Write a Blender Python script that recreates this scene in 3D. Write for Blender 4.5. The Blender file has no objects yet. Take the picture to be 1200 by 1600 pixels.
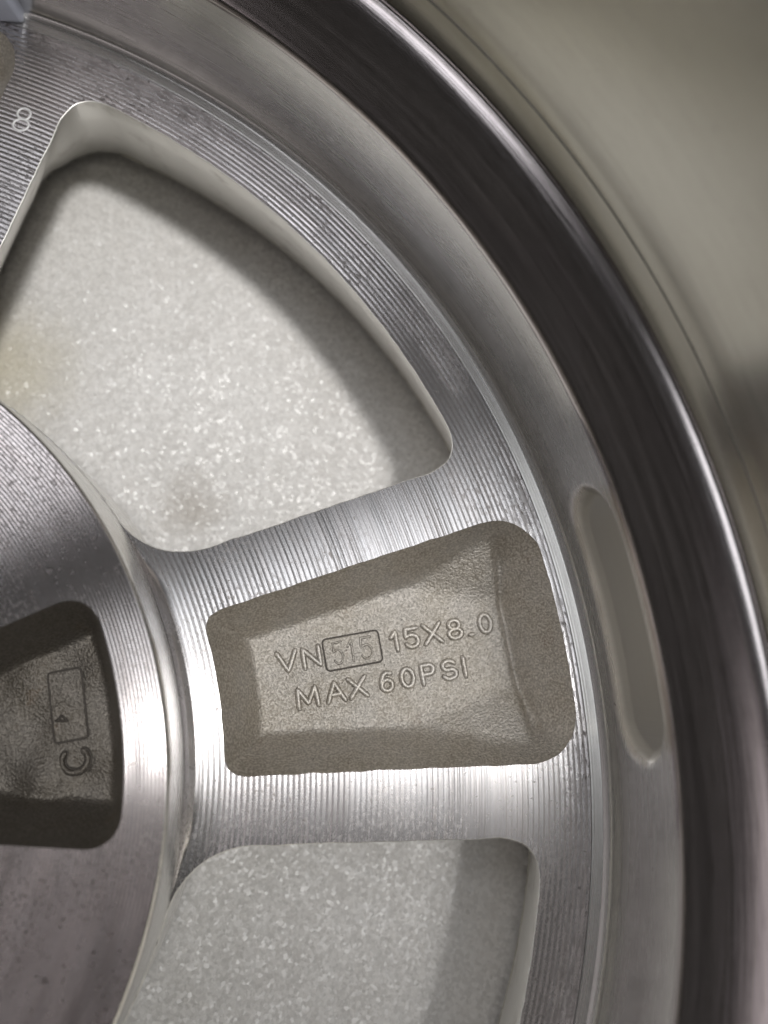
import bpy, bmesh, math, random
import numpy as np
from mathutils import Matrix, Vector

random.seed(4); rng = np.random.default_rng(4)
scn = bpy.context.scene
MM = 0.001
R = math.radians

# ------------------------------------------------------------------ camera
# wheel frame in millimetres: axis = Z, back face of the spokes at z = 0, first spoke along +X
cam = bpy.data.cameras.new('camera'); cam_o = bpy.data.objects.new('camera', cam)
scn.collection.objects.link(cam_o); scn.camera = cam_o
CAM = Vector((106.677, 2.279, 150.273))
rv = Vector((0.1833702, -0.12150454, -0.16909808))
FLOOR_Z = -33.0                     # the wheel lies face down on the floor
Z0 = -FLOOR_Z                       # world z of the wheel frame's origin
cam_o.matrix_world = Matrix.Translation((CAM + Vector((0, 0, Z0))) * MM) @ Matrix.Rotation(rv.length, 4, rv.normalized())
cam.sensor_fit = 'VERTICAL'; cam.sensor_height = 36.0; cam.sensor_width = 27.0
cam.lens = 1230 / 1600 * 36
cam.clip_start = 0.005; cam.clip_end = 50
cam.dof.use_dof = True; cam.dof.focus_distance = 0.152; cam.dof.aperture_fstop = cam.lens / 3.3
scn.render.resolution_x = 768; scn.render.resolution_y = 1024

# ------------------------------------------------------------------ light
w = bpy.data.worlds.new('World'); scn.world = w; w.use_nodes = True
bg = w.node_tree.nodes['Background']; bg.inputs[0].default_value = (0.84, 0.80, 0.74, 1); bg.inputs[1].default_value = 0.022

def lamp(name, kind, loc, target, power, color, **kw):
    l = bpy.data.lights.new(name, kind); l.energy = power; l.color = color
    for k, v in kw.items(): setattr(l, k, v)
    o = bpy.data.objects.new(name, l); scn.collection.objects.link(o)
    loc = Vector(loc); o.location = loc
    o.rotation_euler = (Vector(target) - loc).to_track_quat('-Z', 'Y').to_euler()
    return o
lamp('ceiling_lamp', 'SPOT', (0.55, -0.06, 1.75), (0.11, 0.105, 0.0), 136, (1.0, 0.98, 0.955), spot_size=R(9.8), spot_blend=1.0, shadow_soft_size=0.14)
lamp('spoke_fill_panel', 'AREA', (0.40, 0.08, 1.9), (0.12, 0.0, 0.0), 3.0, (0.95, 0.97, 1.0), shape='RECTANGLE', size=0.5, size_y=0.9)  # unseen fill, added to brighten the reflections on the turned spoke face
lamp('ring_fill_panel', 'AREA', (-0.22, 0.80, 1.7), (0.11, 0.05, 0.05), 2.5, (0.96, 0.96, 1.0), shape='RECTANGLE', size=0.7, size_y=0.5)  # unseen panel added to lift the outer ring and the upper pad
lamp('shoulder_fill_panel', 'AREA', (-1.25, -0.44, 1.55), (0.11, 0.0, 0.05), 1.2, (1.0, 0.91, 0.92), shape='RECTANGLE', size=0.30, size_y=1.7)  # added strip out of view, gives the lower shoulder its pinkish reflection
lamp('pocket_fill_panel', 'AREA', (-1.35, 0.75, 0.95), (0.12, 0.0, 0.05), 7.0, (1.0, 0.96, 0.92), shape='RECTANGLE', size=0.8, size_y=0.8)  # low unseen fill, added so the pocket's outer end wall catches light

vs = scn.view_settings
vs.view_transform = 'Standard'; vs.look = 'None'; vs.exposure = 0.0; vs.gamma = 1.0; vs.use_curve_mapping = False
scn.cycles.use_denoising = True
scn.cycles.sample_clamp_indirect = 6.0
scn.cycles.max_bounces = 8

# ------------------------------------------------------------------ node helpers
class NT:
    def __init__(s, name):
        s.m = bpy.data.materials.new(name); s.m.use_nodes = True
        s.t = s.m.node_tree; s.b = s.t.nodes['Principled BSDF']
        s.obj = s.t.nodes.new('ShaderNodeTexCoord').outputs['Object']
    def n(s, kind, **kw):
        x = s.t.nodes.new(kind)
        for k, v in kw.items(): setattr(x, k, v)
        return x
    def put(s, sock, v):
        if hasattr(v, 'is_output'): s.t.links.new(v, sock)
        else: sock.default_value = v
    def math(s, op, a, b=0.0, c=None, clamp=False):
        x = s.n('ShaderNodeMath', operation=op, use_clamp=clamp); s.put(x.inputs[0], a); s.put(x.inputs[1], b)
        if c is not None: s.put(x.inputs[2], c)
        return x.outputs[0]
    def ramp(s, v, lo, hi, a=0.0, b=1.0):
        x = s.n('ShaderNodeMapRange', interpolation_type='SMOOTHSTEP'); s.put(x.inputs[0], v)
        for i, q in enumerate((lo, hi, a, b)): x.inputs[i + 1].default_value = q
        return x.outputs[0]
    def noise(s, vec, scale, detail=2.0, rough=0.5, color=False):
        x = s.n('ShaderNodeTexNoise'); s.put(x.inputs['Vector'], vec)
        x.inputs['Scale'].default_value = scale; x.inputs['Detail'].default_value = detail; x.inputs['Roughness'].default_value = rough
        return x.outputs['Color' if color else 'Fac']
    def xyz(s, v):
        x = s.n('ShaderNodeSeparateXYZ'); s.put(x.inputs[0], v); return x.outputs
    def vec(s, a, b, c):
        x = s.n('ShaderNodeCombineXYZ'); s.put(x.inputs[0], a); s.put(x.inputs[1], b); s.put(x.inputs[2], c); return x.outputs[0]
    def mix(s, f, a, b):
        x = s.n('ShaderNodeMix', data_type='RGBA'); s.put(x.inputs[0], f); s.put(x.inputs[6], a); s.put(x.inputs[7], b); return x.outputs[2]
    def bump(s, h, dist, normal=None, strength=1.0):
        x = s.n('ShaderNodeBump'); x.inputs['Distance'].default_value = dist; x.inputs['Strength'].default_value = strength
        s.put(x.inputs['Height'], h)
        if normal is not None: s.put(x.inputs['Normal'], normal)
        return x.outputs[0]
    def polar(s):
        """radius (mm), arc position, height (mm) about the wheel axis"""
        p = s.xyz(s.obj)
        r = s.math('MULTIPLY', s.math('SQRT', s.math('ADD', s.math('MULTIPLY', p[0], p[0]), s.math('MULTIPLY', p[1], p[1]))), 1000.0)
        a = s.math('ARCTAN2', p[1], p[0])
        return r, s.math('MULTIPLY', a, 150.0), s.math('MULTIPLY', p[2], 1000.0)
    def tangent(s, aniso):
        p = s.xyz(s.obj)                       # direction of the tool marks: round the wheel axis
        t = s.n('ShaderNodeVectorTransform', vector_type='VECTOR', convert_from='OBJECT', convert_to='WORLD')
        s.put(t.inputs[0], s.vec(s.math('MULTIPLY', p[1], -1.0), p[0], 0.0))
        s.t.links.new(t.outputs[0], s.b.inputs['Tangent'])
        s.b.inputs['Anisotropic'].default_value = aniso; s.b.inputs['Anisotropic Rotation'].default_value = 0.25
    def set(s, **kw):
        for k, v in kw.items(): s.put(s.b.inputs[k.replace('_', ' ')], v)
        return s.m

def mat_turned(name, pitch, depth, col, rough, scratch, stain):
    """aluminium faced on a lathe: concentric tool marks, dark residue along them, a few scratches"""
    t = NT(name); r, a, z = t.polar()
    wob = t.noise(t.vec(t.math('MULTIPLY', r, 0.12), t.math('MULTIPLY', a, 0.004), 0.0), 1.0, 1.0)
    ph = t.math('ADD', t.math('MULTIPLY', r, 2 * math.pi / pitch), t.math('MULTIPLY', wob, 1.5))
    groove = t.math('MULTIPLY_ADD', t.math('SINE', ph), 0.5, 0.5)
    groove = t.math('POWER', groove, 0.7)
    amp = t.ramp(t.noise(t.vec(t.math('MULTIPLY', r, 0.25), t.math('MULTIPLY', a, 0.02), 3.0), 1.0, 3.0), 0.3, 0.7, 0.45, 1.15)
    fine = t.noise(t.vec(t.math('MULTIPLY', r, 3.6), t.math('MULTIPLY', a, 0.03), 0.0), 1.0, 1.0, 0.5)
    h = t.math('ADD', t.math('MULTIPLY', groove, amp), t.math('MULTIPLY', fine, 0.22))
    nrm = t.bump(h, depth * MM)
    peck = t.noise(t.obj, 2600.0, 2.0)
    nrm = t.bump(peck, 0.0015 * MM, nrm)
    # residue in the valleys, in short dashes along the grooves
    dash = t.noise(t.vec(t.math('MULTIPLY', r, 2.2), t.math('MULTIPLY', a, 0.55), 7.0), 1.0, 3.0, 0.6)
    blot = t.noise(t.obj, 55.0, 3.0)
    f = t.math('MULTIPLY', t.ramp(dash, 0.50, 0.66), t.ramp(blot, 0.42, 0.62))
    pits = t.ramp(t.noise(t.obj, 900.0, 3.0, 0.6), 0.63, 0.70)
    f = t.math('MAXIMUM', t.math('MULTIPLY', f, stain), t.math('MULTIPLY', pits, stain * 0.9))
    if scratch:       # handling scuffs round the outer band: dull streaks, bruises and bright nicks
        band = t.math('MULTIPLY', t.ramp(r, 152.5, 155.5), t.ramp(t.noise(t.obj, 30.0, 3.0), 0.40, 0.60))
        scuff = t.noise(t.vec(t.math('MULTIPLY', r, 1.3), t.math('MULTIPLY', a, 0.25), 11.0), 1.0, 5.0, 0.75)
        nrm = t.bump(t.math('MULTIPLY', scuff, band), 0.10 * MM, nrm)
        f = t.math('MAXIMUM', f, t.math('MULTIPLY', t.math('MULTIPLY', t.ramp(scuff, 0.46, 0.60), band), 0.7))
    tint = t.mix(t.noise(t.vec(t.math('MULTIPLY', r, 0.6), t.math('MULTIPLY', a, 0.05), 1.0), 1.0, 2.0), col, tuple(c * k for c, k in zip(col[:3], (0.98, 0.93, 0.90))) + (1,))
    base = t.mix(f, tint, (0.16, 0.14, 0.13, 1))
    t.tangent(0.8)
    return t.set(Base_Color=base, Metallic=1.0, Roughness=t.math('ADD', rough, t.math('MULTIPLY', f, 0.25)), Normal=nrm)

def mat_bored(name, col, rough, depth, streak, aniso=0.6, milled=False, wavy=0.0):
    """aluminium turned inside the barrel: faint rings running round the axis, brushed streaks and dull specks"""
    t = NT(name); r, a, z = t.polar()
    s = t.math('ADD', r, z)
    ring = t.noise(t.vec(t.math('MULTIPLY', s, 3.2), t.math('MULTIPLY', a, 0.010), 0.0), 1.0, 2.0, 0.6)
    wide = t.noise(t.vec(t.math('MULTIPLY', s, 0.7), t.math('MULTIPLY', a, 0.02), 5.0), 1.0, 2.0, 0.6)
    nrm = t.bump(t.math('ADD', ring, t.math('MULTIPLY', wide, 0.8)), depth * MM)
    dash = t.noise(t.vec(t.math('MULTIPLY', s, 4.0), t.math('MULTIPLY', a, 0.16), 2.0), 1.0, 3.0, 0.65)
    f = t.math('MULTIPLY', t.ramp(dash, 0.5, 0.75), streak)
    pit = t.ramp(t.noise(t.obj, 900.0, 2.0, 0.5), 0.735, 0.77)
    f = t.math('MAXIMUM', f, t.math('MULTIPLY', pit, 0.6))
    base = t.mix(f, col, (0.22, 0.19, 0.18, 1))
    t.tangent(aniso)
    rgh = t.math('ADD', rough, t.math('MULTIPLY', wide, 0.10))
    if wavy: nrm = t.bump(t.noise(t.obj, 26.0, 1.0), wavy * MM, nrm)
    if milled:        # the slots are cut deeper than the wall and left dull, with cross-wise cutter marks
        k = t.ramp(r, 163.9, 164.6)
        rgh = t.math('ADD', rgh, t.math('MULTIPLY', k, 0.20))
        cut = t.noise(t.vec(t.math('MULTIPLY', a, 1.6), t.math('MULTIPLY', z, 0.05), 9.0), 1.0, 3.0, 0.6)
        nrm = t.bump(t.math('MULTIPLY', cut, k), 0.05 * MM, nrm)
        base = t.mix(k, base, (0.52, 0.51, 0.48, 1))
    return t.set(Base_Color=base, Metallic=1.0, Roughness=rgh, Normal=nrm)

def mat_cast(name, col, grain, rough, brown):
    """bead-blasted casting skin: tight sparkling grain, rusty freckles and soft stains"""
    t = NT(name)
    g1 = t.noise(t.obj, 2300.0, 2.0, 0.6); g2 = t.noise(t.obj, 900.0, 2.0, 0.5)
    nrm = t.bump(t.math('ADD', g1, t.math('MULTIPLY', g2, 0.5)), grain * MM)
    tone = t.noise(t.obj, 90.0, 4.0, 0.6)
    base = t.mix(t.ramp(tone, 0.35, 0.65), col, tuple(c * k for c, k in zip(col[:3], (0.90, 0.87, 0.81))) + (1,))
    base = t.mix(t.math('MULTIPLY', t.ramp(t.noise(t.obj, 210.0, 3.0), 0.62, 0.75), brown), base, (0.20, 0.12, 0.06, 1))
    base = t.mix(t.ramp(g1, 0.38, 0.66, 0.0, 0.75), base, tuple(min(1, c * 1.6) for c in col[:3]) + (1,))
    speck = t.ramp(t.noise(t.obj, 1500.0, 2.0), 0.70, 0.76)
    base = t.mix(t.math('MULTIPLY', speck, 0.7), base, (0.08, 0.07, 0.06, 1))
    return t.set(Base_Color=base, Metallic=0.9, Roughness=rough, Normal=nrm)

M_face = mat_turned('turned_spoke_face', 1.02, 0.062, (0.80, 0.80, 0.82, 1), 0.24, 1.0, 0.85)
M_pad = mat_turned('turned_mounting_pad', 0.60, 0.035, (0.68, 0.655, 0.66, 1), 0.22, 0.0, 0.55)
M_step = mat_bored('bored_step', (0.76, 0.75, 0.73, 1), 0.22, 0.006, 0.35, 0.4, milled=True)
M_shoulder = mat_bored('bored_shoulder', (0.60, 0.56, 0.56, 1), 0.11, 0.019, 0.75, 0.25)
M_barrel = mat_bored('bored_barrel', (0.56, 0.545, 0.49, 1), 0.18, 0.008, 0.22, 0.3, wavy=0.35)
M_cast = mat_cast('cast_pocket', (0.50, 0.475, 0.44, 1), 0.30, 0.55, 0.25)
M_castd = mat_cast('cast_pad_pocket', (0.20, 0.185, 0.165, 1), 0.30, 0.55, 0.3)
M_letter = mat_cast('cast_lettering', (0.45, 0.43, 0.40, 1), 0.08, 0.5, 0.1)

def mat_wall():
    t = NT('milled_window_wall')
    st = t.noise(t.obj, 130.0, 5.0, 0.65)
    base = t.mix(t.ramp(st, 0.52, 0.78), (0.84, 0.83, 0.80, 1), (0.62, 0.60, 0.57, 1))
    p = t.xyz(t.obj)
    line = t.noise(t.vec(0.0, 0.0, t.math('MULTIPLY', p[2], 700.0)), 1.0, 3.0)
    return t.set(Base_Color=base, Metallic=0.95, Roughness=t.math('ADD', 0.42, t.math('MULTIPLY', st, 0.15)), Normal=t.bump(line, 0.02 * MM))
M_wall = mat_wall()

def mat_simple(name, col, rough, metal=0.0, grain=0.0):
    t = NT(name)
    base = t.mix(t.noise(t.obj, 300.0, 3.0), col, tuple(c * 0.8 for c in col[:3]) + (1,))
    return t.set(Base_Color=base, Roughness=rough, Metallic=metal, Normal=t.bump(t.noise(t.obj, 1200.0, 2.0), max(grain, 1e-4) * MM))
M_plastic = mat_simple('painted_block', (0.42, 0.44, 0.52, 1), 0.38, 0.0, 0.01)
M_shade_grime = mat_simple('shade_grime_line', (0.085, 0.075, 0.065, 1), 0.6, 0.5, 0.03)  # dark line colour: dirt in seams, painted-in shade round raised characters
M_bright = mat_simple('stamped_bright', (0.90, 0.90, 0.90, 1), 0.55, 0.35, 0.01)

def mat_marble():
    t = NT('crystalline_marble')
    v = t.n('ShaderNodeTexVoronoi', feature='F1'); t.put(v.inputs['Vector'], t.obj); v.inputs['Scale'].default_value = 1400.0
    v2 = t.n('ShaderNodeTexVoronoi', feature='F1'); t.put(v2.inputs['Vector'], t.obj); v2.inputs['Scale'].default_value = 1300.0
    geo = t.n('ShaderNodeNewGeometry')
    sub = t.n('ShaderNodeVectorMath', operation='SUBTRACT'); t.put(sub.inputs[0], v.outputs['Color']); sub.inputs[1].default_value = (0.5, 0.5, 0.5)
    scl = t.n('ShaderNodeVectorMath', operation='SCALE'); t.put(scl.inputs[0], sub.outputs[0]); scl.inputs['Scale'].default_value = 0.42
    add = t.n('ShaderNodeVectorMath', operation='ADD'); t.put(add.inputs[0], geo.outputs['Normal']); t.put(add.inputs[1], scl.outputs[0])
    nor = t.n('ShaderNodeVectorMath', operation='NORMALIZE'); t.put(nor.inputs[0], add.outputs[0])
    cell = t.xyz(v2.outputs['Color'])[0]
    cloud = t.noise(t.obj, 22.0, 4.0, 0.55)
    base = t.mix(t.ramp(cloud, 0.3, 0.7), (0.76, 0.74, 0.71, 1), (0.87, 0.855, 0.83, 1))
    base = t.mix(t.ramp(t.noise(t.obj, 170.0, 4.0, 0.65), 0.35, 0.7, 0.0, 0.35), base, (0.93, 0.925, 0.91, 1))
    base = t.mix(t.ramp(cell, 0.0, 1.0, 0.0, 0.42), base, (0.52, 0.505, 0.48, 1))
    # a soiled patch and a yellowed patch on the slab
    p = t.xyz(t.obj)
    def blob(x, y, rad, wob):
        d = t.math('SQRT', t.math('ADD', t.math('POWER', t.math('SUBTRACT', p[0], x), 2.0), t.math('POWER', t.math('SUBTRACT', p[1], y), 2.0)))
        d = t.math('ADD', d, t.math('MULTIPLY', t.math('SUBTRACT', t.noise(t.obj, 160.0, 4.0, 0.7), 0.5), wob))
        return t.ramp(d, rad, 0.0)
    base = t.mix(t.math('MULTIPLY', blob(STAIN[0], STAIN[1], 0.011, 0.016), 0.42), base, (0.26, 0.21, 0.15, 1))
    base = t.mix(t.math('MULTIPLY', blob(YEL[0], YEL[1], 0.022, 0.01), 0.55), base, (0.66, 0.60, 0.42, 1))
    dirt = t.ramp(t.noise(t.obj, 300.0, 2.0), 0.77, 0.81)
    base = t.mix(t.math('MULTIPLY', dirt, 0.5), base, (0.16, 0.14, 0.12, 1))
    t.b.inputs['Specular IOR Level'].default_value = 0.5
    return t.set(Base_Color=base, Roughness=0.33, Normal=nor.outputs[0])
def pix(px, py, z):
    """where the sight line through a photo pixel meets height z (mm, wheel frame): used only to read off measured places"""
    d = cam_o.matrix_world.to_3x3() @ Vector(((px - 600) / 1230, -(py - 800) / 1230, -1))
    t = (z - CAM.z) / d.z
    return CAM + d * t
STAIN = [c * MM for c in pix(297, 788, FLOOR_Z)]; YEL = [c * MM for c in pix(5, 575, FLOOR_Z)]
M_marble = mat_marble()

# ------------------------------------------------------------------ mesh helpers (all in mm, wheel frame)
def add_obj(name, verts, faces, mat, parent=None, smooth=35, loc=None):
    me = bpy.data.meshes.new(name)
    me.from_pydata([tuple(c * MM for c in v) for v in verts], [], faces)
    me.materials.append(mat)
    me.polygons.foreach_set('use_smooth', [True] * len(me.polygons))
    if smooth: me.set_sharp_from_angle(angle=R(smooth))
    me.validate(); me.update()
    o = bpy.data.objects.new(name, me); scn.collection.objects.link(o)
    if parent: o.parent = parent
    if loc: o.location = loc
    return o

def strip(rows, closed=False):
    """rows: list of equal-length point lists -> verts, quads"""
    n = len(rows[0]); V = [p for r_ in rows for p in r_]; F = []
    for i in range(len(rows) - 1):
        for j in range(n if closed else n - 1):
            k = (j + 1) % n
            F.append((i * n + j, i * n + k, (i + 1) * n + k, (i + 1) * n + j))
    return V, F

def revolve(prof, azs):
    rows = [[(r_ * math.cos(a), r_ * math.sin(a), z) for a in azs] for r_, z in prof]
    return strip(rows, closed=True)

AZ = [2 * math.pi * k / 720 for k in range(720)]

def fill(loops, z, up=True):
    """flat face bounded by the first loop with the other loops as holes"""
    bm = bmesh.new(); edges = []
    for lp in loops:
        vs_ = [bm.verts.new((p[0], p[1], z)) for p in lp]
        edges += [bm.edges.new((vs_[i], vs_[(i + 1) % len(vs_)])) for i in range(len(vs_))]
    bmesh.ops.triangle_fill(bm, use_beauty=True, use_dissolve=False, edges=edges)
    for f in bm.faces:
        f.normal_update()
        if (f.normal.z < 0) == up: f.normal_flip()
    bm.verts.index_update()
    V = [tuple(v.co) for v in bm.verts]; F = [tuple(v.index for v in f.verts) for f in bm.faces]
    bm.free(); return V, F

def join(*vf):
    V, F = [], []
    for v, f in vf:
        k = len(V); V += v; F += [tuple(i + k for i in q) for q in f]
    return V, F

def bez(p0, c, p1, n=14):
    out = []
    for i in range(n + 1):
        t = i / n; k = 0.60
        a = (p0[0] + (c[0] - p0[0]) * k, p0[1] + (c[1] - p0[1]) * k); b = (p1[0] + (c[0] - p1[0]) * k, p1[1] + (c[1] - p1[1]) * k)
        q = [(1 - t) ** 3 * p0[m] + 3 * t * (1 - t) ** 2 * a[m] + 3 * t * t * (1 - t) * b[m] + t ** 3 * p1[m] for m in (0, 1)]
        out.append(tuple(q))
    return out
def pol(r_, deg): return (r_ * math.cos(R(deg)), r_ * math.sin(R(deg)))
def seg(p, q, n): return [(p[0] + (q[0] - p[0]) * i / n, p[1] + (q[1] - p[1]) * i / n) for i in range(n + 1)]
def arc(r_, a0, a1, n): return [pol(r_, a0 + (a1 - a0) * i / n) for i in range(n + 1)]
def dedup(L):
    out = [L[0]]
    for p in L[1:]:
        if math.dist(p, out[-1]) > 1e-4: out.append(p)
    if math.dist(out[0], out[-1]) < 1e-4: out.pop()
    return out
def line_circle(a, b, r_):
    A = 1 + b * b; B = 2 * a * b; C_ = a * a - r_ * r_
    x = (-B + math.sqrt(B * B - 4 * A * C_)) / (2 * A); return (x, a + b * x)
def offset(L, d, closed=True):
    """move each point of a loop along its left normal by d"""
    n = len(L); out = []
    for i in range(n):
        p, q = (L[i - 1], L[(i + 1) % n]) if closed else (L[max(i - 1, 0)], L[min(i + 1, n - 1)])
        tx, ty = q[0] - p[0], q[1] - p[1]; m = math.hypot(tx, ty) or 1
        out.append((L[i][0] - ty / m * d, L[i][1] + tx / m * d))
    return out

# ------------------------------------------------------------------ floor
def tag(o, label=None, cat=None, kind=None, group=None):
    for k, v in (('label', label), ('category', cat), ('kind', kind), ('group', group)):
        if v: o[k] = v
    return o
V, F = strip([[(x, y, 0.0) for x in np.linspace(-1500, 1500, 7)] for y in np.linspace(1500, -1500, 7)])
F = [tuple(reversed(f)) for f in F]
floor = add_obj('floor', V, F, M_marble)
tag(floor, 'grey white crystalline marble slab under the wheel', 'floor', kind='structure')

# ------------------------------------------------------------------ wheel
wheel = bpy.data.objects.new('alloy_wheel', None); scn.collection.objects.link(wheel)
wheel.empty_display_size = 0.05
tag(wheel, 'bare aluminium alloy wheel lying face down on marble, seen from behind', 'wheel')
def part(name, V, F, mat, parent=wheel, smooth=35):
    """parts are modelled with z = 0 at the spokes' back face; the wheel's own origin is on the floor"""
    return add_obj(name, V, F, mat, parent, smooth, loc=(0, 0, Z0 * MM) if parent is wheel else None)

# --- rim step with one shallow oval recess behind each spoke
prof = [(159.3, -0.6), (159.5, 0.0), (159.9, 0.10), (160.2, 0.06), (160.5, 0.18), (160.8, 0.12), (161.1, 0.26), (161.4, 0.20), (161.7, 0.36), (162.5, 0.62), (162.9, 1.0), (163.2, 1.8)]
for i in range(61):
    t_ = i / 60; z_ = 3.0 + 22.6 * t_
    r_ = 163.35 + 0.3 * t_
    prof.append((r_, z_))
az = []
for k in range(5):
    c = 72 * k
    az += [c + a for a in np.linspace(-10.5, 10.5, 211)]
    az += [c + a for a in np.linspace(10.5, 61.5, 104)[1:-1]]
az = [R(a) for a in az]
rows = []
for r_, z_ in prof:
    row = []
    for a in az:
        da = (math.degrees(a) + 36) % 72 - 36
        s = da * 163.5 * math.pi / 180; rr = r_
        if z_ >= 3.0:
            # rounded slot: half length 25, half height ~9, centred at z = 14.5
            hx, hz, rad = 25.2, 10.3, 8.8
            qx, qz = abs(s) - (hx - rad), abs(z_ - 14.2) - (hz - rad)
            d = math.hypot(max(qx, 0), max(qz, 0)) + min(max(qx, qz), 0) - rad
            m = min(1.0, max(0.0, -d / (3.0 + 5.0 * min(1, max(0, (16 - z_) / 9))))); m = m * m * (3 - 2 * m)
            rr += 1.6 * m
        row.append((rr * math.cos(a), rr * math.sin(a), z_))
    rows.append(row)
V, F = strip(rows, closed=True)
part('rim_step', V, F, M_step, smooth=40)

# --- shoulder: rounded nose, then a broad sloping band
prof = [(163.65, 25.6), (163.6, 26.3), (163.75, 27.0), (164.1, 27.5), (164.7, 28.0)]
for i in range(1, 41):
    t_ = i / 40; prof.append((164.7 + 11.6 * t_, 28.0 + 7.5 * (1 - (1 - t_) ** 1.35)))
prof += [(176.55, 35.75), (176.8, 35.7), (177.0, 36.0)]
part('rim_shoulder', *revolve(prof, AZ), M_shoulder)

# --- barrel up to the back lip, then round the outside
prof = [(177.0, 36.0), (177.4, 36.9), (177.8, 38.2), (178.1, 40.2), (178.2, 40.9), (178.45, 41.05), (178.6, 41.6)]
for i in range(1, 31):
    t_ = i / 30; prof.append((178.6 + 2.2 * t_ + 1.5 * t_ ** 3, 41.6 + 82 * t_))
part('barrel', *revolve(prof, AZ), M_barrel)
prof = [(182.3, 123.6), (183.2, 128), (185.5, 132), (190, 134.5), (199, 135), (202, 133.6), (202.6, 131.5), (202, 129.5), (199, 128.5), (193, 127), (190, 122), (189, 100)]
part('back_lip', *revolve(prof, AZ[::2]), M_barrel)
prof = [(189, 100), (189, 60), (187, 42), (183, 20), (183, -8), (186, -16), (188, -22), (193, -25.8), (200, -26.6), (203, -27.8), (203.5, -30.2), (202, -32.6), (199, -33), (190, -32.8), (186, -32), (183, -31.5), (178, -31), (170, -30.5), (156.8, -30.0)]
part('front_flange', *revolve(prof, AZ[::2]), M_barrel)

# --- spoke sectors
SA, SB = 10.77, 0.1744                    # straight spoke side: y = SA + SB x
RW, RH, RO = 150.0, 85.0, 159.4           # window outer radius, hub radius, outer edge of the turned face
P = line_circle(SA, SB, RW); Q = line_circle(SA, SB, RH)
aP, aQ = math.degrees(math.atan2(P[1], P[0])), math.degrees(math.atan2(Q[1], Q[0]))
dirn = (1 / math.hypot(1, SB), SB / math.hypot(1, SB))
t_out, t_hub = 7.8, 12.5
pa = pol(RW, aP + math.degrees(t_out / RW)); pb = (P[0] - dirn[0] * t_out, P[1] - dirn[1] * t_out)
qa = (Q[0] + dirn[0] * t_hub, Q[1] + dirn[1] * t_hub); qb = pol(RH, aQ + math.degrees(t_hub / RH))
chain = arc(RW, 36, math.degrees(math.atan2(pa[1], pa[0])), 60) + bez(pa, P, pb, 18)[1:] + seg(pb, qa, 60)[1:] + bez(qa, Q, qb, 18)[1:] + arc(RH, math.degrees(math.atan2(qb[1], qb[0])), 36, 30)[1:]
# saw-nicked edge: a tenth of a millimetre of unevenness
jit = np.convolve(rng.normal(0, 1, len(chain) + 8), np.ones(3) / 3, 'same')[4:4 + len(chain)] * 0.09
nrm_chain = offset(chain, 1.0, closed=False)
def shift(L, amt):
    return [(p[0] + (q[0] - p[0]) * a, p[1] + (q[1] - p[1]) * a) for p, q, a in zip(L, nrm_chain, amt)]
mid = [0 < i < len(chain) - 1 for i in range(len(chain))]
chain_j = shift(chain, [j * m for j, m in zip(jit, mid)])
mirror = lambda L: [(x, -y) for x, y in L]

# pocket outline
def pocket_outline(rl, rr, y0, sl, tl, tr):
    a = y0
    TL = line_circle(a, sl, rl); TR = line_circle(a, sl, rr)
    d = (1 / math.hypot(1, sl), sl / math.hypot(1, sl))
    atl, atr = math.degrees(math.atan2(TL[1], TL[0])), math.degrees(math.atan2(TR[1], TR[0]))
    up = [pol(rl, 0)] + arc(rl, 0, atl - math.degrees(tl / rl), 14)[1:]
    up += bez(up[-1], TL, (TL[0] + d[0] * tl, TL[1] + d[1] * tl), 14)[1:]
    up += seg(up[-1], (TR[0] - d[0] * tr, TR[1] - d[1] * tr), 50)[1:]
    e = pol(rr, atr - math.degrees(tr / rr))
    up += bez(up[-1], TR, e, 18)[1:]
    up += arc(rr, math.degrees(math.atan2(e[1], e[0])), 0, 24)[1:]
    return dedup(up + mirror(up)[::-1])          # clockwise
PK = pocket_outline(91.4, 157.7, 0.85, 0.1535, 4.0, 10.0)
jp = np.convolve(rng.normal(0, 1, len(PK) + 8), np.ones(3) / 3, 'same')[4:4 + len(PK)] * 0.10
PKn = offset(PK, 1.0)
PK = [(p[0] + (q[0] - p[0]) * j, p[1] + (q[1] - p[1]) * j) for p, q, j in zip(PK, PKn, jp)]

out_arc = arc(RO, -36, 36, 90)
inner = arc(80.0, 36, -36, 40)
B = 0.30
top = shift(chain_j, [0.0] * len(chain))
face_up = chain_j                                   # boundary of the flat top
loop = out_arc + face_up + inner + [(x, -y) for x, y in face_up][::-1]
fV, fF = fill([dedup(loop), PK], 0.0)
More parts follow.
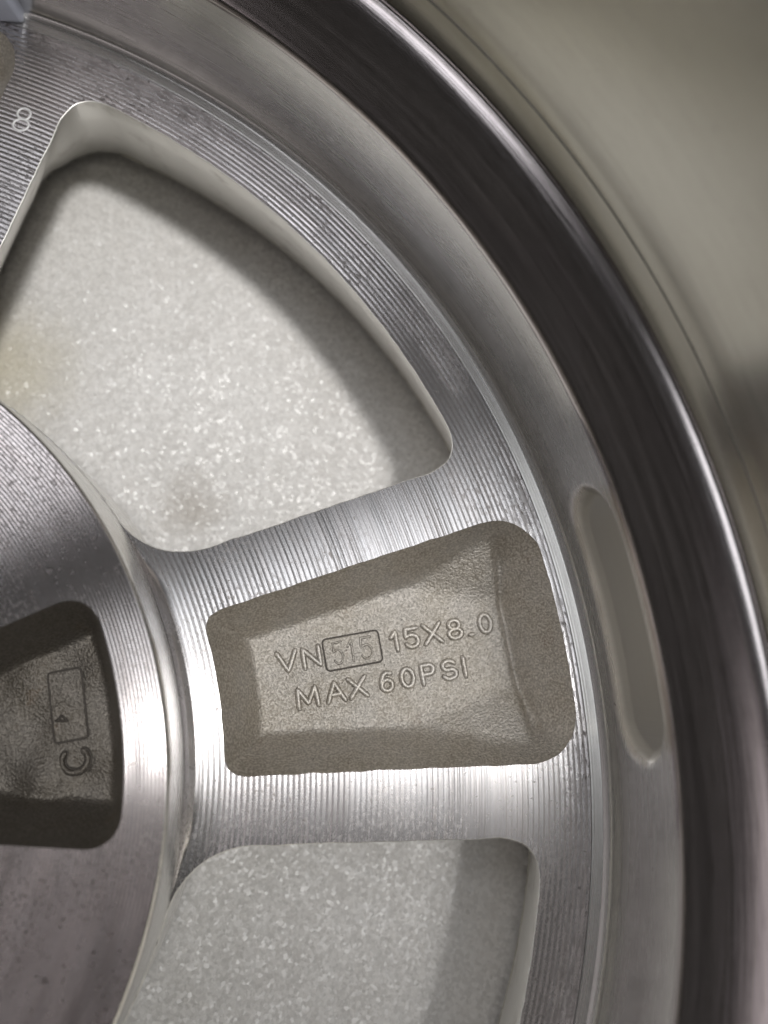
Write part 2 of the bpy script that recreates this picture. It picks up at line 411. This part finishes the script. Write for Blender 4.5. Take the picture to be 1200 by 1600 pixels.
# window side: rounded arris, then the wall
def wall_rows(ch, sgn):
    o1 = offset(ch, 1.0, closed=False)
    o1[0] = (ch[0][0] * (1 + 1 / RW), ch[0][1] * (1 + 1 / RW)); o1[-1] = (ch[-1][0] * (1 - 1 / RH), ch[-1][1] * (1 - 1 / RH))
    # outward normal (towards the window): the chain runs rim -> hub, window on its right for the upper side
    def out(amt): return [(p[0] - (q[0] - p[0]) * amt, p[1] - (q[1] - p[1]) * amt) for p, q in zip(ch, o1)]
    e1 = out(0.14); e2 = out(0.2)
    # the spoke narrows towards its front, so every window wall is undercut
    amt = [7.0] * 61 + list(np.linspace(7, 14, 18)) + [14.0] * 60 + list(np.linspace(14, 3, 18)) + [3.0] * 30
    bot = [(p[0] + (q[0] - p[0]) * m, p[1] + (q[1] - p[1]) * m) for p, q, m in zip(ch, o1, amt)]
    rows = [[(x, y, 0.0) for x, y in ch], [(x, y, -0.07) for x, y in e1], [(x, y, -0.3) for x, y in e2]]
    for f_ in (0.33, 0.66, 1.0):
        rows.append([(p[0] + (q[0] - p[0]) * f_, p[1] + (q[1] - p[1]) * f_, -0.3 - 29.7 * f_) for p, q in zip(e2, bot)])
    if sgn < 0: rows = [[(x, -y, z) for x, y, z in r_] for r_ in rows]
    V, F = strip(rows)
    if sgn < 0: F = [tuple(reversed(f)) for f in F]
    return V, F
# pad fillet on the spoke root
azs = np.linspace(-23, 23, 60); rows = []
for u in np.linspace(0, 1, 12):
    row = []
    for a in azs:
        k = min(1, max(0, (23 - abs(a)) / 12)); k = k * k * (3 - 2 * k); rad = 0.02 + 2.6 * k; hz = 0.02 + 3.2 * k
        th = u * math.pi / 2
        row.append((*pol(84.95 + rad * (1 - math.cos(th)) + 0.0, a), hz * (1 - math.sin(th)) + 0.004))
    rows.append(row)
filV, filF = strip(rows)

# pocket surface as a height field
pk = np.array(PK); pk2 = np.roll(pk, -1, 0)
def inside_dist(pts, A_=None, B_=None):
    A_ = pk if A_ is None else A_; B_ = pk2 if B_ is None else B_
    d = B_ - A_; L2 = (d ** 2).sum(1); best = np.full(len(pts), 1e9)
    for i in range(len(A_)):
        t = np.clip(((pts - A_[i]) @ d[i]) / L2[i], 0, 1)
        best = np.minimum(best, np.hypot(*(pts - A_[i] - t[:, None] * d[i]).T))
    return best
def smax(a, b, k):
    h = np.clip(0.5 + 0.5 * (a - b) / k, 0, 1); return b + (a - b) * h + k * h * (1 - h)
def softpos(d, k): return 0.5 * (d + np.sqrt(d * d + k * k))
PLATE = -11.0
def pocket_height(pts, D):
    x, y = pts[:, 0], pts[:, 1]
    f = np.full(len(pts), PLATE)
    # two facets climb from the lettered plate into the outer corners
    for (p, q, sg) in (((131.0, 14.6), (150.5, 7.0), 1), ((124.0, -13.2), (148.5, -9.0), -1)):
        t = np.array(q) - np.array(p); t = t / np.hypot(*t); n = np.array([-t[1], t[0]]) * sg
        f = smax(f, PLATE + 0.55 * ((pts - np.array(p)) @ n), 1.0)
    # a shallow trough follows the foot of the outer end wall
    xv = 151.0 - 0.0010 * y * y
    f = f - 2.6 * np.exp(-((x - xv) / 1.5) ** 2)
    right = np.clip((x - 146) / 6, 0, 1)
    wall = -0.25 - (1.7 - 0.35 * right) * D - 0.03 * right * D * D
    return np.maximum(smax(wall, f, 1.7), -20.0)
def pocket_mesh(loop, m0, m1, nring, height):
    lp = np.array(loop); mx = np.clip(lp[:, 0], m0, m1); med = np.c_[mx, lp[:, 1] * 0.0]
    ss = 1 - np.linspace(0, 1, nring) ** 1.15
    rows = []
    for s in ss:
        p = med + (lp - med) * max(s, 0.0)
        D = inside_dist(p, lp, np.roll(lp, -1, 0)) if s < 0.9999 else np.zeros(len(p))
        z = height(p, D)
        if s > 0.9999: z = np.zeros(len(p))
        rows.append([(a, b, c) for (a, b), c in zip(p, z)])
    V, F = strip(rows, closed=True)
    return V, F
# outline resampled evenly so that the pocket skin is fine enough
pkV, pkF = pocket_mesh(PK, 108, 140, 90, pocket_height)

# ---- stroke lettering: rounded raised beads
def circ(cx, cy, rx, ry, a0, a1, n=18): return [(cx + rx * math.cos(R(a0 + (a1 - a0) * i / n)), cy + ry * math.sin(R(a0 + (a1 - a0) * i / n))) for i in range(n + 1)]
GL = {'V': [[(0, 1), (.5, 0), (1, 1)]], 'N': [[(0, 0), (0, 1), (1, 0), (1, 1)]], '1': [[(.1, .72), (.6, 1), (.6, 0)]],
      '5': [[(.95, 1), (.15, 1), (.08, .56), (.3, .64)] + circ(.5, .32, .46, .33, 80, -150)],
      'X': [[(0, 0), (1, 1)], [(0, 1), (1, 0)]], '8': [circ(.5, .75, .38, .25, -90, 270), circ(.5, .26, .46, .26, 90, 450)],
      '.': [[(.3, .02), (.7, .02)]], '0': [circ(.5, .5, .45, .5, 0, 360, 28)], 'M': [[(0, 0), (.05, 1), (.5, .15), (.95, 1), (1, 0)]],
      'A': [[(0, 0), (.5, 1), (1, 0)], [(.2, .35), (.8, .35)]], '6': [circ(.5, .3, .42, .3, 0, 360, 24), [(.1, .35), (.12, .6), (.3, .88), (.55, 1), (.85, .93)]],
      'P': [[(0, 0), (0, 1), (.55, 1)] + circ(.6, .74, .38, .26, 90, -90) + [(0, .48)]],
      'S': [circ(.5, .74, .4, .26, 25, 270) + circ(.5, .25, .44, .26, 90, -155)], 'I': [[(.5, 0), (.5, 1)]],
      'C': [circ(.5, .5, .48, .5, 48, 312, 24)]}
def tube(path, w_, h_, zb, ns=10):
    """half-round bead swept along a polyline, ends tapered"""
    P_ = [Vector(p) for p in path]; Q_ = [P_[0]]
    for p in P_[1:]:
        n = max(1, int((p - Q_[-1]).length / 0.25)); q0 = Q_[-1]
        Q_ += [q0.lerp(p, (i + 1) / n) for i in range(n)]
    closed = (Q_[0] - Q_[-1]).length < 1e-3
    if closed: Q_.pop()
    n = len(Q_); rows = []
    # smooth corners a little
    for i, p in enumerate(Q_):
        a = Q_[i - 1] if (closed or i) else p; b = Q_[(i + 1) % n] if (closed or i < n - 1) else p
        t = (b - a); t = t / (t.length or 1); nn = Vector((-t.y, t.x))
        row = []
        for k in range(ns + 1):
            th = math.pi * k / ns
            o = p + nn * (w_ * math.cos(th)); row.append((o.x, o.y, zb - 0.12 + (h_ + 0.12) * math.sin(th) ** 0.7))
        rows.append(row)
    if closed: rows.append(rows[0])
    else:
        for end, sg in ((0, -1), (n - 1, 1)):
            t = (Q_[1] - Q_[0]) if end == 0 else (Q_[-1] - Q_[-2]); t = t / t.length
            p = Q_[end]; src = rows[0] if end == 0 else rows[-1]
            add = []
            for f_, e in ((0.7, 0.75), (0.93, 0.4), (1.0, 0.0)):
                row = []
                for k, s_ in enumerate(src):
                    c = Vector((s_[0], s_[1])) - p
                    o = p + c * (math.sqrt(max(0, 1 - f_ * f_)) if f_ < 1 else 0.02) + t * sg * w_ * f_
                    row.append((o.x, o.y, zb - 0.12 + (s_[2] - zb + 0.12) * (e if f_ > .9 else 1 - .12)))
                add.append(row)
            rows = add[::-1] + rows if end == 0 else rows + add
    return strip(rows)
def letter(ch, x0, x1, y0, y1, zb, w_=0.58, h_=0.62, tr=None, skirt=0.26):
    res = []; low = []
    for st in GL[ch]:
        pts = [(x0 + (x1 - x0) * u, y0 + (y1 - y0) * v) for u, v in st]
        if tr: pts = [tr(p) for p in pts]
        res.append(tube(pts, w_, h_, zb))
        if skirt: low.append(tube(pts, w_ + skirt, 0.035, zb, 6))  # dark skirt: outline shade put into the colour
    n = sum(len(f) for _, f in res)
    return join(*res, *low) + (n,)
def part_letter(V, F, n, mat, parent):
    """a raised character; a dark skirt paints crevice shade round its foot"""
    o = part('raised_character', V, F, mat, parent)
    o.data.materials.append(M_shade_grime)
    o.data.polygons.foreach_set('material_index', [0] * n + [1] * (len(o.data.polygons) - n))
    return o

def box_plate(x0, x1, y0, y1, zb, h_, rad, skew=0.0):
    def rr(d, r0):
        L = []
        for cx, cy, a in ((x1 - r0, y1 - r0, 0), (x0 + r0, y1 - r0, 90), (x0 + r0, y0 + r0, 180), (x1 - r0, y0 + r0, 270)):
            L += [(cx + (r0 + d) * math.cos(R(a + 15 * i)), cy + (r0 + d) * math.sin(R(a + 15 * i))) for i in range(7)]
        return [(x + skew * y, y) for x, y in L]
    plate = [[(x, y, z) for x, y in rr(d, rad)] for d, z in ((0, zb - 0.3), (0, zb + h_ - .08), (-0.1, zb + h_))]
    V, F = strip(plate, closed=True); V2, F2 = fill([rr(-0.1, rad)], zb + h_)
    groove = [[(x, y, z) for x, y in rr(d, rad)] for d, z in ((0.34, zb + 0.0), (0.30, zb + 0.03), (-0.05, zb + 0.03))]
    return join((V, F), (V2, F2)), strip(groove, closed=True)

def make_spoke():
    up, lo = wall_rows(chain_j, 1), wall_rows(chain_j, -1)
    sp = part('spoke', *join((fV, fF), (filV, filF)), M_face)
    part('window_wall', *up, M_wall, sp); part('window_wall', *lo, M_wall, sp)
    part('pocket', pkV, [tuple(reversed(f)) for f in pkF], M_cast, sp, smooth=60)
    # front of the spoke, closing it underneath
    bl = arc(157, -8, 8, 20) + [(92, 12), (92, -12)]
    V, F = fill([dedup(bl)], -30.0, up=False)
    part('front_face', V, F, M_barrel, sp)
    return sp
def add_text(sp):
    L1 = [('V', 102.6, 106.2), ('N', 107.7, 110.9), ('1', 125.6, 127.5), ('5', 128.5, 131.3), ('X', 132.7, 136.0), ('8', 137.6, 140.5), ('.', 142.0, 142.7), ('0', 144.3, 146.9)]
    L2 = [('M', 105.3, 109.2), ('A', 111.2, 114.5), ('X', 115.8, 119.0), ('6', 122.0, 124.6), ('0', 126.3, 129.0), ('P', 130.7, 133.2), ('S', 134.8, 137.9), ('I', 139.2, 139.9)]
    for chs, ya, yb, sl in ((L1, 1.75, 5.4, 0.012), (L2, -5.7, -2.15, 0.004)):
        for ch, a, b in chs:
            dy = sl * (a - 103)
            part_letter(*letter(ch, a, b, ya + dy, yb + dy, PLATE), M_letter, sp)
    pl, gr = box_plate(112.0, 123.2, 0.4, 6.5, PLATE, 0.10, 0.7)
    part('size_insert', *pl, M_cast, sp); part('insert_seam', *gr, M_shade_grime, sp)
    for ch, a, b in (('5', 113.6, 115.6), ('1', 116.6, 118.2), ('5', 119.2, 121.6)):
        w_ = 0.16 if a < 116 else 0.22
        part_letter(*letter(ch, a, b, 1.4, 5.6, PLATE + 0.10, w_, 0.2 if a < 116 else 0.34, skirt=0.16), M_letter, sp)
    # small crescent dent cast at the lower inner corner
    part('casting_mark', *tube(circ(96.6, -11.2, 1.2, 2.2, 110, 250, 12), 0.22, 0.25, -9.3), M_letter, sp)

def copy_tree(o, parent=None):
    c = o.copy(); scn.collection.objects.link(c); c.parent = parent
    for ch in list(o.children): copy_tree(ch, c)
    return c
first = make_spoke()
spokes = [first] + [copy_tree(first, wheel) for _ in range(4)]
for k, sp in enumerate(spokes): sp.rotation_euler = (0, 0, R(72 * k))
add_text(spokes[0])
spokes[0]['label'] = 'spoke whose cast pocket carries raised size lettering'
spokes[1]['label'] = 'spoke stamped with a small figure 8'
# stamped 8 on the second spoke (in that spoke's own frame)
def to_sp(p, k=1):
    a = -R(72 * k); return (p[0] * math.cos(a) - p[1] * math.sin(a), p[0] * math.sin(a) + p[1] * math.cos(a))
for cx, cy, rx, ry in ((37.5, 178, 10.2, 8.8), (32.5, 195, 12.2, 8.8)):
    ring = [to_sp(pix(cx + rx * math.cos(2 * math.pi * i / 36), cy + ry * math.sin(2 * math.pi * i / 36), 0.0)) for i in range(37)]
    part('stamped_figure', *tube(ring, 0.26, 0.12, 0.0, 8), M_bright, spokes[1])

# --- mounting pad
ZP = 16.0; RP = 83.8
PP = pocket_outline(46.0, 77.2, 1.2, 0.262, 4.0, 5.5)
# the pocket leans a little wider towards the rim
bolt = [pol(57.15, 36)]
def half_hole(sign):
    c = pol(57.15, 36 * sign); u = pol(1, 36 * sign); v = (u[1] * sign, -u[0] * sign)     # v points into the sector
    return [(c[0] + 7.2 * (u[0] * math.cos(R(a)) + v[0] * math.sin(R(a))), c[1] + 7.2 * (u[1] * math.cos(R(a)) + v[1] * math.sin(R(a)))) for a in range(0, 181, 12)]
hu, hl = half_hole(1), half_hole(-1)
loop = arc(RP, -36, 36, 80) + hu + arc(37, 36, -36, 40) + hl[::-1]
sv, sf = fill([dedup(loop), PP], ZP)
pieces = []
for k in range(5):
    c, s = math.cos(R(72 * k)), math.sin(R(72 * k))
    rotv = lambda L: [(x * c - y * s, x * s + y * c, z) for x, y, z in L]
    pieces.append((rotv(sv), sf))
    for h in (hu, hl):
        V, F = strip([rotv([(x, y, ZP) for x, y in h]), rotv([(x, y, -8) for x, y in h])]); pieces.append((V, F))
pieces.append(revolve([(37, ZP), (36.5, ZP - 1), (36.5, -20)], AZ[::4]))
pad = part('mounting_pad', *join(*pieces), M_pad)
part('pad_edge', *revolve([(RP, ZP), (84.0, ZP - 0.08), (84.2, ZP - 0.3), (84.35, ZP - 0.9), (84.5, ZP - 2.2), (84.8, 6), (85.0, 0), (85.05, -30)], AZ), M_step, pad)
def pad_height(pts, D):
    x, y = pts[:, 0], pts[:, 1]
    base = 1.2 + 0.5 * np.sin(x * 0.5) * np.cos(y * 0.35) + 0.9 * np.exp(-((x - 60) ** 2 + (y + 9) ** 2) / 14)
    return np.where(D <= 0, ZP, smax(ZP - 0.2 - 3.2 * D, base, 3.0))
lp = np.array(PP); mx = np.clip(lp[:, 0], 56, 66); med = np.c_[mx, lp[:, 1] * 0]; rows = []
for s in 1 - np.linspace(0, 1, 60) ** 1.2:
    p = med + (lp - med) * s; D = inside_dist(p, lp, np.roll(lp, -1, 0)) if s < .9999 else np.zeros(len(p))
    z = pad_height(p, D); rows.append([(a, b, c) for (a, b), c in zip(p, z)])
V, F = strip(rows, closed=True)
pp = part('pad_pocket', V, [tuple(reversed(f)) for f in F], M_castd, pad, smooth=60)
for k in range(1, 5):
    c = pp.copy(); scn.collection.objects.link(c); c.rotation_euler = (0, 0, R(72 * k))
pl, gr = box_plate(62.7, 68.2, -3.1, 8.9, 1.75, 0.25, 0.5)
part('cast_plate', *pl, M_castd, pad); part('plate_seam', *gr, M_shade_grime, pad)
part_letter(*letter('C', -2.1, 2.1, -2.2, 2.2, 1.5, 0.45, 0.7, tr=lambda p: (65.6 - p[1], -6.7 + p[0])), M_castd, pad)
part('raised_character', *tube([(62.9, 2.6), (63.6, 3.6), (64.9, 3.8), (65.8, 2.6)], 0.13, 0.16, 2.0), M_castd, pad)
part('raised_character', *tube([(63.2, 0.6), (65.2, 0.2), (64.2, 1.4), (63.4, 0.5)], 0.25, 0.22, 2.0), M_shade_grime, pad)

# ------------------------------------------------------------------ bevelled block in the corner
def bevel_block(name, sx, sy, sz, bev, mat):
    bm = bmesh.new(); bmesh.ops.create_cube(bm, size=1.0)
    bmesh.ops.scale(bm, vec=(sx, sy, sz), verts=bm.verts)
    for v in bm.verts:
        if v.co.z > 0: v.co.x *= 0.80; v.co.y *= 0.72
    bmesh.ops.bevel(bm, geom=list(bm.edges), offset=bev, segments=4, affect='EDGES', profile=0.5)
    bmesh.ops.translate(bm, vec=(0, 0, sz / 2), verts=bm.verts)
    bm.verts.index_update()
    V = [tuple(v.co) for v in bm.verts]; F = [tuple(v.index for v in f.verts) for f in bm.faces]; bm.free()
    return add_obj(name, V, F, mat, smooth=40)
blk = bevel_block('chamfered_block', 26, 12, 7, 0.9, M_plastic)
cn = pix(40, 40, 0.0)
ang = -0.175
ux = Vector((math.cos(ang), math.sin(ang))); uy = Vector((-math.sin(ang), math.cos(ang)))
ctr = Vector((cn.x, cn.y)) - ux * 13 + uy * 6
blk.location = (ctr.x * MM, ctr.y * MM, (Z0 + 0.1) * MM); blk.rotation_euler = (0, 0, ang)
tag(blk, 'pale lavender grey block with chamfered edges lying on the rim beside the stamped spoke', 'block')
